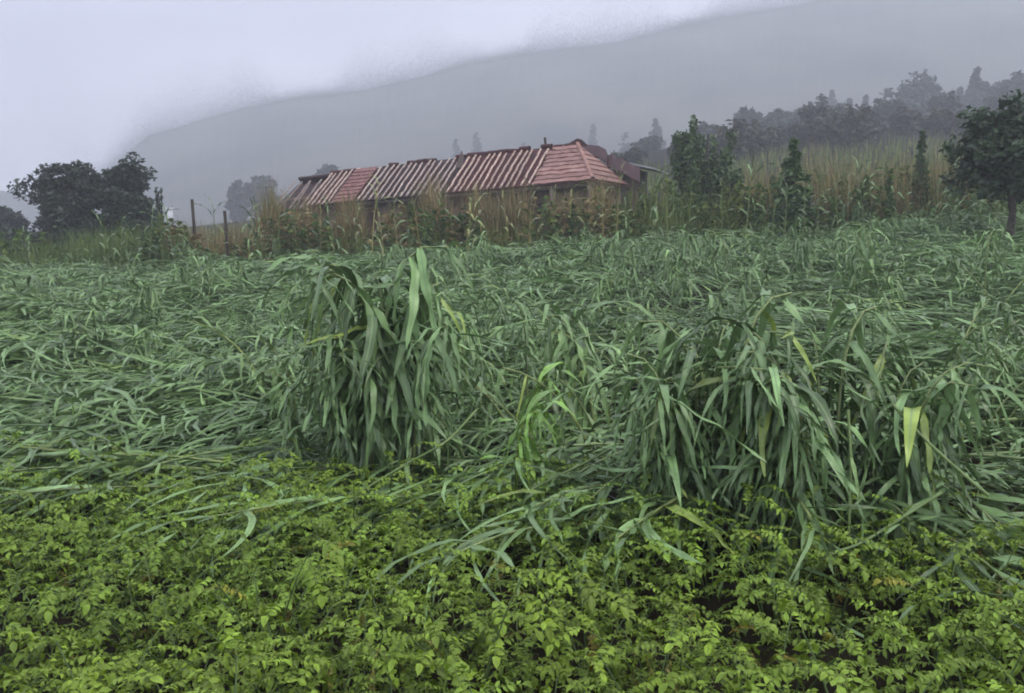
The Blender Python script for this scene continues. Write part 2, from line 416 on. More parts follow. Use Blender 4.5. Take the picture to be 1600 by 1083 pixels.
# ------------------------------------------------------------------ the maize field
def front_y(x):                     # near edge of the maize, where the potato crop ends
    return 5.75 - .75 * sstep(-1.2, .3, x) - .7 * sstep(.3, 1.2, x) + .18 * np.sin(x * 1.7 + .6)
def field_far(x):                   # far edge of the maize, before the strip of grass
    return 23.6 + .03 * np.abs(x)
def flow(x, y):
    """direction in which the storm laid the plants down at a place."""
    a = math.pi + .55 * math.sin(.45 * x + .3 * y) + .5 * math.sin(.6 * y - .35 * x + 1)
    b = -.35 + .7 * math.sin(.5 * x + .8 * y)
    k = float(sstep(.5, 3.2, x - .12 * (y - 6)))
    vx = math.cos(a) * (1 - k) + math.cos(b) * k; vy = (math.sin(a) - .35) * (1 - k) + (math.sin(b) - .35) * k
    return math.atan2(vy, vx)
def mound(x, y):
    return .5 + .3 * math.sin(1.1 * x + .9 * math.sin(.8 * y)) * math.sin(1.3 * y + .7 * math.sin(.9 * x)) + .22 * math.sin(.55 * x + 1.9) * math.sin(.5 * y + .4 * x)

pr_ = np.random.default_rng(21)
spots = []
for yy in np.arange(4.0, 24.3, .30):
    hw = .66 * yy + 1.6
    for xx in np.arange(-hw, hw, .31):
        x = xx + pr_.uniform(-.17, .17); y = yy + pr_.uniform(-.17, .17)
        if y < front_y(x) or y > field_far(x): continue
        spots.append((x, y))
spots.sort(key=lambda s: s[1] + .02 * abs(s[0]))
def seen_x(x, y, m=.8): return abs(x) < .585 * y + m
CLUMPS = [(-.82, 6.0), (1.13, 4.95), (1.72, 4.65)]
def near_clump(x, y, d=.42): return any((x - a) ** 2 + (y - b) ** 2 < d * d for a, b in CLUMPS)
n_ind = 0
accL, accS = Acc(), Acc()
for (x, y) in spots:
    if near_clump(x, y): continue
    az = flow(x, y) + pr_.normal(0, .24); m = mound(x, y)
    v = int(pr_.integers(14)); sc = pr_.uniform(.85, 1.15); zs = .28 + .85 * m ** 1.5 + pr_.uniform(-.1, .15)
    kind = 'lodged' if pr_.uniform() < (.97 if m < .62 else .78) else 'lean'
    if kind == 'lean': zs = pr_.uniform(.55, .8); sc *= .75
    yel = .5 if pr_.uniform() < .03 else pr_.uniform(0, .08)
    tint = maize_tint(pr_, yel)
    if n_ind < 104 and seen_x(x, y, 1.0):
        n_ind += 1
        pz = 800 + F_PX * x / y; zi = int(np.searchsorted([200, 420, 720, 880, 1030, 1250, 1420], pz))
        wh_ = ('at the far left of the crop edge', 'left of the tent shaped clump', 'at the foot of the tent shaped clump', 'beside the pale yellow plant', 'just left of the twin drooping clumps',
               'at the foot of the left drooping clump', 'at the foot of the right drooping clump', 'at the far right of the crop edge')[zi]
        dp_ = 'nearest' if y < front_y(x) + .45 else 'farther'
        lab, grp = f'flattened maize plant lying {wh_}, {dp_} row', f'flattened maize {wh_}, {dp_} row'
        maize(kind, v, (x, y, gz(x, y)), az, sc, lab, grp, tint, n_ind <= 80, zs)
    else:
        p = PROTO[kind][v % len(PROTO[kind])]
        M = Matrix.Translation((x, y, gz(x, y))) @ Matrix.Rotation(az, 4, 'Z') @ Matrix.Diagonal((sc * 1.05, sc * 1.15, sc * zs, 1))
        lod = p['low'] if y < 12 else p['far']; accL.add(xf(M, lod[0]), lod[1], lod[2], tint)
for i in range(330):
    y = pr_.uniform(8.5, 23.5); x = pr_.uniform(-.62, .62) * y
    if mound(x, y) < .45 and i % 3: continue
    kind = 'weep' if i % 2 else 'lean'; p = PROTO[kind][i % len(PROTO[kind])]; sc = pr_.uniform(.38, .78)
    M = Matrix.Translation((x, y, gz(x, y))) @ Matrix.Rotation(pr_.uniform(0, 6.28), 4, 'Z') @ Matrix.Diagonal((sc, sc, sc, 1))
    accL.add(xf(M, p['low'][0]), p['low'][1], p['low'][2], maize_tint(pr_, pr_.uniform(0, .12)) * pr_.uniform(.7, 1.1))
fm = tag(ob('flattened_maize_crop', accL.build('flattened_maize_crop', M_MAIZE_S)), 'mass of storm flattened maize covering the field up to the house', 'crop', None, 'stuff')

# the clumps that still stand, bent over and weeping
cr = np.random.default_rng(31)
def clump(cx, cy, n, rad, hgt, lab, grp, dirs, kinds=('weep',), yel=0.0, ring=(.55, 1.05)):
    for i in range(n):
        a = -math.pi / 2 + R(cr.uniform(35, 325)); d = rad * cr.uniform(*ring); x = cx + d * math.cos(a) * 1.15; y = cy + d * math.sin(a) * .7
        az = dirs if dirs is not None and cr.uniform() < .55 else a
        ca_, sa_ = math.cos(a), math.sin(a); pos_ = 'in the heart' if d < .35 * rad else ('on the left flank' if ca_ < -.5 else ('on the right flank' if ca_ > .5 else ('at the back' if sa_ > 0 else 'at the front')))
        az += cr.normal(0, .5)
        maize(kinds[i % len(kinds)], int(cr.integers(10)), (x, y, gz(x, y)), az, hgt * cr.uniform(.85, 1.08) * (1.18 - .45 * d / rad), lab.replace('in the', pos_ + ' of the', 1), grp + ', ' + pos_, maize_tint(cr, yel) * .95, True)
clump(-.82, 5.95, 21, .27, 1.03, 'bent maize plant in the dark tent shaped clump left of centre', 'tent shaped maize clump', None, ring=(.0, 1.0))
clump(1.13, 4.95, 16, .26, 1.06, 'bent maize plant in the left one of the twin drooping clumps', 'left drooping maize clump', None)
clump(1.74, 4.68, 19, .29, 1.10, 'bent maize plant in the right one of the twin drooping clumps', 'right drooping maize clump', None)

# half fallen plants that tie the clumps to the flattened crop
for i in range(34):
    px = (430, 480, 700, 745, 780, 850, 900, 940, 960, 1470, 1510, 1550, 1590)[i % 13] + cr.normal(0, 25); d = cr.uniform(5.9, 8.2) if px < 1000 else cr.uniform(6.3, 8.0)
    x = (px - 800) / F_PX * d
    side_ = 'left of the tent shaped clump' if px < 600 else ('just right of the tent shaped clump' if px < 770 else 'around the pale yellow plant' if px < 880 else 'just left of the twin drooping clumps' if px < 1100 else 'right of the twin drooping clumps')
    maize('weep' if i % 3 == 0 else 'lean', int(cr.integers(10)), (x, d, gz(x, d)), flow(x, d) + cr.normal(0, .6), cr.uniform(.6, .95), 'half fallen maize plant ' + side_, 'half fallen maize ' + side_, maize_tint(cr, cr.uniform(0, .15)), True)

# ------------------------------------------------------------------ potato crop in the foreground
def leaflet(Ln, Wd, droop, segs=3):
    s = np.linspace(0, 1, segs + 1)
    ph = -droop * s ** 1.2
    T = np.stack([np.cos(ph), np.zeros_like(s), np.sin(ph)], -1)
    C = np.concatenate([[[0, 0, 0]], np.cumsum(T[:-1] * Ln / segs, 0)])
    wd = Wd * .5 * np.array([.14, .95, .80, .04])
    jr = np.random.default_rng(int(Ln * 1e6) % 9973); j1, j2 = jr.normal(0, .16, 4), jr.normal(0, .16, 4)
    C = C + np.stack([0 * s, 0 * s, jr.normal(0, .05, 4) * Wd], -1)
    Lf = C + np.stack([np.zeros_like(s), wd, wd * (.35 + 2 * j1)], -1); Rt = C + np.stack([np.zeros_like(s), -wd, wd * (.35 + 2 * j2)], -1)
    V = np.stack([Lf, C, Rt], 1).reshape(-1, 3); U = np.stack([np.tile([0, .5, 1], segs + 1), np.repeat(s, 3)], -1)
    Fq = []
    for i in range(segs): a = i * 3; Fq += [(a, a + 1, a + 4, a + 3), (a + 1, a + 2, a + 5, a + 4)]
    return V, np.array(Fq, np.int32), U
def compound(seed):
    r = np.random.default_rng(seed); u = r.uniform; A = Acc()
    ln = u(.15, .21); e0, e1 = R(u(10, 40)), R(u(-60, -20)); n = 11
    s = np.linspace(0, 1, n); ph = e0 + (e1 - e0) * s
    T = np.stack([np.cos(ph), 0 * ph, np.sin(ph)], -1); C = np.concatenate([[[0, 0, 0]], np.cumsum(T[:-1] * ln / (n - 1), 0)])
    V, Fq = tube(C[::2], np.linspace(.0028, .0014, 6), 3); A.add(V, Fq, np.tile([[.5, .5]], (len(V), 1)))
    for k, f in enumerate((.2, .3, .41, .52, .62, .73, .83, .92)):
        i = int(round(f * (n - 1))); sz = u(.75, 1.15) * (.020, .029, .021, .034, .023, .036, .026, .037)[k]
        for sgn in (-1, 1):
            V, Fq, U = leaflet(sz, sz * u(.42, .6), u(.3, 1.7))
            M = Matrix.Translation(Vector(C[i])) @ Matrix.Rotation(-ph[i] * .7, 4, 'Y') @ Matrix.Rotation(sgn * R(u(50, 80)), 4, 'Z') @ Matrix.Rotation(u(-.6, .6), 4, 'X') @ Matrix.Rotation(u(-.3, .5), 4, 'Y')
            A.add(xf(M, V), Fq, U)
    V, Fq, U = leaflet(.043 * u(.85, 1.15), .026 * u(.85, 1.15), u(.4, 1.4))
    A.add(xf(Matrix.Translation(Vector(C[-1])) @ Matrix.Rotation(-ph[-1], 4, 'Y') @ Matrix.Rotation(u(-.2, .2), 4, 'X'), V), Fq, U)
    return A
PLEAF_A = [compound(600 + i) for i in range(8)]
PLEAF = [a.build('potato_leaf', M_POTATO) for a in PLEAF_A]

def potato_proto(seed):
    r = np.random.default_rng(seed); u = r.uniform; leaves = []; A = Acc()
    ns = 5
    for k in range(ns):
        a = 2 * math.pi * (k + u(-.3, .3)) / ns; ln = u(.36, .52)
        pts = spine(6, R(u(68, 86)), R(u(5, 55)), ln, 1.3, u(-.4, .4))
        Ma = Matrix.Rotation(a, 4, 'Z'); pts = xf(Ma, pts) + np.array([.03 * math.cos(a), .03 * math.sin(a), 0])
        V, Fq = tube(pts, np.linspace(.0045, .0022, 6), 4); A.add(V, Fq)
        for j in range(5):
            f = (.38, .58, .76, .9, 1.0)[j]; kk = f * 5; i0 = int(min(kk, 4)); p = pts[i0] + (pts[i0 + 1] - pts[i0]) * (kk - i0)
            az = a + (-1) ** j * R(u(35, 95)) if j < 4 else a + u(-.6, .6)
            M = Matrix.Translation(Vector(p)) @ Matrix.Rotation(az, 4, 'Z') @ Matrix.Rotation(-u(-.25, .35), 4, 'Y') @ Matrix.Rotation(u(-.3, .3), 4, 'X') @ Matrix.Diagonal((*(u(.75, 1.1),) * 3, 1))
            leaves.append((int(r.integers(8)), M))
    return A.build('potato_stem', M_STEM), leaves
PP = [potato_proto(700 + i) for i in range(12)]

# pits where the dark soil shows (photo pixels), kept free of plants
def hole(px, py):
    p = at(px, py, 1.0) - EYE; k = (EYE[2] - .25) / -p[2]; return (p[0] * k, p[1] * k)
HOLES = [(*hole(60, 935), .17), (*hole(795, 885), .20), (*hole(1365, 950), .16), (*hole(1125, 945), .16), (*hole(1400, 1045), .13)]
def patch_col(x, y, r):
    """plant tint: yellower towards the near left, patches of darker and paler plants."""
    k = .5 + .5 * math.sin(1.9 * x + 1.1) * math.sin(2.3 * y + .8 * x)
    c = np.array([1, 1, 1]) * r.uniform(.78, 1.12)
    yel = .30 * k + .20 * float(sstep(4.6, 2.8, y)) + r.uniform(-.05, .1)
    return c * (1 - yel) + np.array([1.45, 1.18, .75]) * yel
q = np.random.default_rng(41)
n_p = 0
for yy in np.arange(2.0, 6.1, .36):
    hw = .60 * yy + .45
    for xx in np.arange(-hw, hw, .355):
        x = xx + q.uniform(-.09, .09); y = yy + q.uniform(-.09, .09)
        if y > front_y(x) + .12: continue
        if any((x - a) ** 2 + (y - b) ** 2 < (c + .12) ** 2 for a, b, c in HOLES): continue
        st, leaves = PP[int(q.integers(12))]; n_p += 1
        e = ob('potato_plant', None); e.empty_display_size = .1
        sc = q.uniform(.88, 1.2)
        e.matrix_basis = Matrix.Translation((x, y, gz(x, y) - .01)) @ Matrix.Rotation(q.uniform(0, 6.28), 4, 'Z') @ Matrix.Diagonal((sc, sc, sc * q.uniform(.8, 1.1), 1))
        pxx = 800 + F_PX * x / y
        zi = int(np.searchsorted([180, 450, 720, 960, 1250, 1450], pxx))
        zone = ('far left', 'left of the tent shaped clump', 'below the tent shaped clump', 'in mid frame', 'below the left drooping clump', 'below the right drooping clump', 'far right')[zi]
        rowz = ('at the lower picture edge', 'amid the low crop', 'beside the fallen maize')[0 if y < 3.1 else (1 if y < 4.4 else 2)]
        tag(e, f'leafy green potato plant {rowz}, {zone}', 'potato plant', f'potato plants {rowz}, {zone}')
        tint = patch_col(x, y, q)
        ob('stem', st, e)
        for li, M in leaves:
            c = tint * random.uniform(.82, 1.18)
            if random.random() < .008: c = np.array([1.7, .95, .9]) * random.uniform(.6, 1.1)
            ob('leaf', PLEAF[li], e, M, tuple(c))
print('potato', n_p, 'maize ind', n_ind, 'spots', len(spots))
# low leaves under the crop
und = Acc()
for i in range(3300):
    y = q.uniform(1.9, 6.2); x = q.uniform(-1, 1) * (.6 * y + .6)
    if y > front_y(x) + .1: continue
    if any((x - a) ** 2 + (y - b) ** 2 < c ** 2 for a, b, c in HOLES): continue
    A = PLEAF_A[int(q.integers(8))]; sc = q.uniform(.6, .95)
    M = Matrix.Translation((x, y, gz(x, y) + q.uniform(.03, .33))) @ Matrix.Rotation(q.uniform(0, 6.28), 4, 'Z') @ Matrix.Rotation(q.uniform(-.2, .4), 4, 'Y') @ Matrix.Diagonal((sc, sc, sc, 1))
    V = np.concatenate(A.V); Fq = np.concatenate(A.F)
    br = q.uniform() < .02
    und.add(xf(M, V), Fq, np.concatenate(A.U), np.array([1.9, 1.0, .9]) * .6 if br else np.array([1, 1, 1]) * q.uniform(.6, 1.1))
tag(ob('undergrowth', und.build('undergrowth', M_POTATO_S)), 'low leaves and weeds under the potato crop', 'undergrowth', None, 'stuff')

# ------------------------------------------------------------------ house
C0 = at(930, 281, 26.0)
HX = np.array([.88, -.475]); HX /= np.linalg.norm(HX)
EZ = C0[2]
house = ob('house', None)
house.matrix_basis = Matrix.Translation((C0[0], C0[1], 0)) @ Matrix.Rotation(math.atan2(HX[1], HX[0]), 4, 'Z') @ Matrix.Rotation(R(-1.2), 4, 'Y')
tag(house, 'long low mud walled house with a battered clay tile roof', 'house')
HW, RISE, LEN = 1.5, 1.25, 12.4
ZB = 1.0
def hpart(name, V, Fq, m, parent=house, color=None, smooth=False): return ob(name, mesh(name, V, Fq, m, smooth=smooth), parent, None, color)
def quad_box(p, q_, r_, s_, th):
    """slab whose top face is p q r s (counter-clockwise seen from above) and that is th thick."""
    P = np.array([p, q_, r_, s_], float); n = np.cross(P[1] - P[0], P[3] - P[0]); n /= np.linalg.norm(n)
    V = np.concatenate([P, P - n * th])
    return V, [(0, 1, 2, 3), (7, 6, 5, 4), (0, 4, 5, 1), (1, 5, 6, 2), (2, 6, 7, 3), (3, 7, 4, 0)]
# walls: front one set back under the eave, with gaps for doors and windows
openings = [(-11.2, -10.6, 'window'), (-9.0, -8.2, 'door'), (-6.9, -6.2, 'window'), (-4.6, -3.8, 'door'), (-2.6, -1.9, 'window')]
x0 = -LEN + .3; segs = []
for a, b, k in openings + [(-.3, -.3, None)]:
    segs.append((x0, a, ZB, EZ + .35))
    if k == 'window': segs += [(a, b, ZB, EZ - 1.35), (a, b, EZ - .5, EZ + .35)]
    elif k == 'door': segs.append((a, b, EZ - .35, EZ + .35))
    x0 = b
A = Acc()
for a, b, z0, z1 in segs: A.add(*box(a, b, .55, .80, z0, z1))
hpart('front_wall', np.concatenate(A.V), np.concatenate(A.F), M_WALL)
hpart('back_wall', *box(-LEN + .3, -.3, 2.45, 2.7, ZB, EZ + .25), M_WALL)
hpart('end_wall', *box(-.52, -.3, .80, 2.45, ZB, EZ + .15), M_WALL)
hpart('end_wall', *box(-LEN + .3, -LEN + .52, .80, 2.45, ZB, EZ + .4), M_WALL)
for a, b, k in openings:
    if k == 'window':
        f = Acc(); f.add(*box(a + .02, b - .02, .53, .60, EZ - .56, EZ - .50)); f.add(*box(a + .02, b - .02, .53, .60, EZ - 1.35, EZ - 1.29))
        f.add(*box(a + .02, a + .08, .53, .60, EZ - 1.29, EZ - .56)); f.add(*box(b - .08, b - .02, .53, .60, EZ - 1.29, EZ - .56)); f.add(*box((a + b) / 2 - .025, (a + b) / 2 + .025, .54, .59, EZ - 1.29, EZ - .56))
        wdo = hpart('window', np.concatenate(f.V), np.concatenate(f.F), M_WOOD)
        hpart('dark_room_panel', *box(a + .08, b - .08, .62, .66, EZ - 1.29, EZ - .56), M_DARK, wdo)  # near-black panel stands in for the unlit room behind the window
    else:
        d = hpart('door', *box(a + .03, b - .03, .60, .66, ZB, EZ - .37), M_WOOD)
        for j in range(4):
            w_ = (b - a - .10) / 4; hpart('plank', *box(a + .05 + j * w_, a + .05 + (j + 1) * w_ - .012, .575, .602, ZB, EZ - .40), M_WOOD, d, (.8 + .1 * j, .8, .75))
for i, px_ in enumerate((-12.1, -9.6, -7.35, -5.1, -3.2, -1.35, -.12)):
    pale = i >= 5
    V, Fq = tube([(px_, .12, ZB), (px_ + .01, .12, EZ - 1), (px_ - .01, .12, EZ - .05)], [.085 if pale else .065] * 3, 7)
    hpart('post', V, Fq, M_POSTW if pale else M_WOOD, smooth=True)
for yy in (1.1, 2.3):
    V, Fq = tube([(-.12, yy, ZB), (-.12, yy, EZ - .05)], [.07, .07], 7); hpart('post', V, Fq, M_POSTW, smooth=True)
hpart('eave_beam', *box(-LEN, 0, .05, .17, EZ - .17, EZ - .06), M_WOOD)
hpart('eave_beam', *box(-.17, -.05, .17, 2.8, EZ - .17, EZ - .06), M_WOOD)

SLOPE = np.array([0, HW, RISE]); SL = np.linalg.norm(SLOPE); NRM = np.array([0, -RISE, HW]) / SL
HIPX = -1.1
# roof decks by stretch: (from, to, ridge drop, tint, style)
STRETCH = [(-LEN, -10.85, -.34, (.75, .7, .8), 'ruin'), (-10.8, -9.68, -.06, (1.0, .9, .9), 'rows'), (-9.64, -8.66, -.05, None, 'smooth'),
           (-8.62, -5.12, 0, (.62, .75, .95), 'rows'), (-5.06, -1.95, .03, (1.25, .8, .8), 'rows')]
roof = hpart('roof', *quad_box((-LEN, HW, EZ + RISE - .12), (-LEN, 2 * HW, EZ - .12), (-.02, 2 * HW, EZ - .12), (HIPX, HW, EZ + RISE - .10), .08), M_DECK)
roof['label'] = 'sagging clay tile roof with pale ribs and dark channels'
tr_ = np.random.default_rng(51)
def tile_row(seed, lift=0.0):
    """one column of overlapping half-round cover tiles running down the slope, local z up along the slope normal."""
    r = np.random.default_rng(seed); n = 8; V = []; Fq = []; ln = SL / n
    for k in range(n):
        a0, a1 = k * ln - .03, (k + 1) * ln + .01; j = r.normal(0, .009); jz = r.uniform(0, .012)
        r0, r1 = .041, .032
        b = len(V)
        for (s, rr) in ((a0, r0), (a1, r1)):
            for t_ in np.linspace(0, math.pi, 7): V.append((rr * math.cos(t_) + j, s, rr * .85 * math.sin(t_) + jz))
        for i in range(6): Fq.append((b + i, b + i + 1, b + 8 + i, b + 7 + i))
        V.append((j, a0, 0)); c = len(V) - 1
        for i in range(6): Fq.append((c, b + i + 1, b + i, c))
    Fq = [f if f[0] != f[3] else f[:3] for f in Fq]
    return mesh('tile_row', V, [list(f) for f in Fq], M_TILE, smooth=True)
TROW = [tile_row(800 + i) for i in range(6)]
SM = Matrix.Rotation(math.atan2(RISE, HW), 4, 'X')
for (a, b, dz, tint, style) in STRETCH:
    if style != 'smooth':
        hpart('roof_deck', *quad_box((a, -.02, EZ - .02 + dz * .3), (b, -.02, EZ - .02 + dz * .3), (b, HW, EZ + RISE + dz), (a, HW, EZ + RISE + dz), .06), M_DECK, roof, tint)
        n = int(round((b - a) / .245)); st = (b - a) / n
        for i in range(n):
            if style == 'ruin' and i in (2,): continue
            x = a + (i + .5) * st + tr_.normal(0, .008); skew = tr_.normal(0, .010) + (.12 * tr_.normal() if style == 'ruin' else 0)
            M = Matrix.Translation((x, -.05 + tr_.uniform(-.03, .02), EZ + .0 + dz * .3 + .015)) @ SM @ Matrix.Rotation(skew, 4, 'Z')
            f = 1 + (dz * .7) / SL
            g = tr_.uniform(.75, 1.12); warm = (1.0, .97, .95) if tint[0] < 1 else (1.05, .95, .88)
            if style == 'ruin': g *= .55
            ob('tile_row', TROW[int(tr_.integers(6))], roof, M @ Matrix.Diagonal((tr_.uniform(.85, 1.1), f * tr_.uniform(.93, 1.0), 1, 1)), tuple(np.array(warm) * g))
    else:
        hpart('roof_deck', *quad_box((a, -.02, EZ - .03 + dz * .3), (b, -.02, EZ - .03 + dz * .3), (b, HW, EZ + RISE + dz), (a, HW, EZ + RISE + dz), .06), M_DECK, roof, (1, .9, .9))
def course(xa, xb, xa2, xb2, f0, f1, base, colr, n=14, wob=.012, hip=False):
    """one course of flat tiles across the slope: a thin uneven slab whose lower edge lies over the course below."""
    V = []; t_ = np.linspace(0, 1, n)
    for s, (l, r_), up in ((f0, (xa, xb), .055), (f1, (xa2, xb2), .02)):
        for tt in t_:
            x = l + (r_ - l) * tt; d = s * SL + (tr_.normal(0, wob) if s == f0 else 0)
            p = base + np.array([x, 0, 0]) + SLOPE / SL * d + NRM * (up + tr_.normal(0, .006)); V.append(p)
    for tt in range(n): V.append(V[tt] - NRM * .03)
    Fq = [[i, i + 1, n + i + 1, n + i] for i in range(n - 1)] + [[2 * n + i, 2 * n + i + 1, i + 1, i] for i in range(n - 1)]
    return mesh('tile_course', np.array(V), Fq, M_PINK, smooth=False)
for (xa, xb, dz, hip) in ((-9.63, -8.67, -.05, False), (-1.93, -.03, .0, True)):
    nc = 9
    hpart('roof_deck', *quad_box((xa, -.02, EZ - .03), (xb, -.02, EZ - .03), (xb if not hip else HIPX, HW, EZ + RISE + dz), (xa, HW, EZ + RISE + dz), .05), M_PINK, roof, (.5, .45, .45)) if hip else None
    for k in range(nc):
        f0, f1 = k / nc - .01, (k + 1) / nc + .02
        r0 = xb + (HIPX - xb) * max(f0, 0) if hip else xb; r1 = xb + (HIPX - xb) * min(f1, 1) if hip else xb
        g = tr_.uniform(.82, 1.08)
        me = course(xa + (tr_.uniform(-.12, .12) if hip else 0), r0 + .01, xa + (tr_.uniform(-.1, .1) if hip else 0), r1 + .01, f0, f1, np.array([0, -.04, EZ + dz * .5]), None)
        ob('tile_course', me, roof, None, tuple(np.array((1.0, .95, .95) if hip else (.80, .66, .68)) * g))
# hip end, facing right
hipd = hpart('hip_end', *quad_box((.02, .0, EZ - .03), (.02, 2 * HW, EZ - .03), (HIPX, HW + .02, EZ + RISE), (HIPX, HW - .02, EZ + RISE), .05), M_PINK, roof, (.95, .85, .8))
ncap = 7
for k in range(ncap):
    f0, f1 = k / ncap, (k + 1) / ncap + .03
    P = lambda f, s: np.array([.03 + (HIPX - .03) * f, (.03 + (HW - .03) * f) if s == 0 else (2 * HW - .03 - (HW - .03) * f), EZ + RISE * f])
    up = np.array([RISE, 0, -HIPX]) / math.hypot(RISE, HIPX)
    V, Fq = quad_box(P(f0, 0) + up * .055, P(f0, 1) + up * .055, P(min(f1, 1), 1) + up * .02, P(min(f1, 1), 0) + up * .02, .025)
    ob('tile_course', mesh('tile_course', V, [list(f) for f in Fq], M_PINK, smooth=False), roof, None, tuple(np.array((.92, .85, .80)) * tr_.uniform(.85, 1.1)))
for (p, q_) in (((.0, .0, EZ + .05), (HIPX, HW, EZ + RISE + .06)),):
    pts = np.linspace(p, q_, 8); V, Fq = tube(pts, [.07, .062] * 4, 7); hpart('hip_ridge', V, Fq, M_PINK, roof, (1.15, 1.1, 1.05), True)
for (a, b, dz, tint, style) in STRETCH + [(-1.9, HIPX, .0, None, 'rows')]:
    m_ = max(2, int((b - a) / .38))
    for i in range(m_):
        if tr_.uniform() < .12 or style == 'ruin': continue
        xa, xb = a + (b - a) * i / m_, a + (b - a) * (i + 1) / m_ - .02; zz = EZ + RISE + dz + .015 + tr_.uniform(-.015, .015)
        V, Fq = tube([(xa, HW, zz), (xb, HW, zz + tr_.normal(0, .01))], [.085, .072], 8); hpart('ridge_tile', V, Fq, M_DECK if style == 'rows' else M_TILE, roof, (1.3, .9, .9) if style == 'rows' else (.9, .75, .75), True)
# torn boards at the peak, roof post, and a sheet of debris at the break
def shard(pts, th, m, col, nm='broken_board'):
    P = np.array(pts, float); n = len(P); nn = np.cross(P[1] - P[0], P[2] - P[0]); nn /= np.linalg.norm(nn)
    V = np.concatenate([P, P + nn * th]); Fq = [list(range(n))[::-1], list(range(n, 2 * n))] + [[i, (i + 1) % n, n + (i + 1) % n, n + i] for i in range(n)]
    return hpart(nm, V, Fq, m, house, col)
zt = EZ + RISE
shard([(-1.55, HW + .02, zt), (-.75, HW + .02, zt - .05), (-.95, HW + .05, zt + .14), (-1.1, HW + .05, zt + .19), (-1.28, HW + .05, zt + .12)], .06, M_DECK, (.8, .7, .8))
HI = np.array(house.matrix_basis.inverted())
def loc(px, py, d): p = at(px, py, d); return (HI @ np.array([*p, 1]))[:3]
top_ = [(908, 223), (918, 226), (936, 228), (947, 234), (950, 243), (957, 240), (963, 247), (972, 247), (985, 256), (1000, 262)]
V = np.array([loc(x, y, 28.9) for x, y in top_] + [loc(x, y + 15 + (x - 908) * .08, 28.2) for x, y in top_]); n_ = len(top_)
V = np.concatenate([V, V - np.array([0, 0, .05])]); m_ = 2 * n_
Fq = [[n_ + i, n_ + i + 1, i + 1, i] for i in range(n_ - 1)] + [[m_ + i, m_ + i + 1, m_ + n_ + i + 1, m_ + n_ + i] for i in range(n_ - 1)] + [[i, i + 1, m_ + i + 1, m_ + i] for i in range(n_ - 1)] + [[m_ + n_ + i, m_ + n_ + i + 1, n_ + i + 1, n_ + i] for i in range(n_ - 1)]
rr_ = hpart('rear_roof', V, Fq, M_DECK, house, (.9, .8, .95)); rr_['label'] = 'dark torn rear roof with a jagged edge'
V, Fq = tube([(-2.25, HW + .12, zt - .3), (-2.25, HW + .12, zt + .1), (-2.27, HW + .12, zt + .36)], [.045, .045, .04], 6); hpart('roof_pipe', V, Fq, M_WOOD, house, (.6, .6, .65), True)
shard([(-5.22, .95, EZ + .85), (-4.92, .95, EZ + .82), (-5.05, 1.25, EZ + 1.18), (-5.2, 1.38, EZ + 1.45)], .03, M_WOOD, (.9, .85, .9))

# grey shed whose sheet roof shows past the right end of the house
sp = at(982, 300, 29.8); sh = ob('shed', None); sh.matrix_basis = Matrix.Translation((sp[0], sp[1], 0)) @ Matrix.Rotation(R(-22), 4, 'Z')
tag(sh, 'small shed with a tilted sheet metal roof behind the house end', 'shed')
ez = at(1018, 264, 29.5)[2]
hpart('wall', *box(-.9, .25, .0, 1.6, 1.3, ez + .05), M_WOOD, sh, (1.2, 1.15, 1.1))
rs = hpart('roof', *quad_box((-1.1, -.35, ez + .52), (.95, -.35, ez + .0), (.95, 1.9, ez + .0), (-1.1, 1.9, ez + .52), .05), M_METAL, sh)
hpart('fascia', *box(-1.0, .2, -.12, -.02, ez - .22, ez + .02), M_WOOD, sh)

# ------------------------------------------------------------------ trees
def leaf_cloud(r, centres, radii, n_per, size, flat=.7, droop=0):
    """leaf quads scattered through clumps; each leaf a small folded diamond."""
    V = []
    C = []
    for c, rad in zip(centres, radii):
        d = r.normal(0, 1, (n_per, 3)); d /= np.linalg.norm(d, axis=1)[:, None]
        d *= (r.uniform(0, 1, (n_per, 1)) ** .5) * rad; d[:, 2] *= flat
        C.append(c + d)
    C = np.concatenate(C); n = len(C)
    a = r.normal(0, 1, (n, 3)); a[:, 2] = a[:, 2] * .6 - droop; a /= np.linalg.norm(a, axis=1)[:, None]
    b = np.cross(a, r.normal(0, 1, (n, 3))); b /= np.linalg.norm(b, axis=1)[:, None]
    s = size * r.uniform(.6, 1.4, (n, 1))
    nrm = np.cross(a, b)
    P = np.stack([C - a * s * .9, C + b * s * .42 + nrm * s * .12, C + a * s * .9, C - b * s * .42 + nrm * s * .12], 1).reshape(-1, 3)
    return P, np.arange(4 * n, dtype=np.int32).reshape(-1, 4)

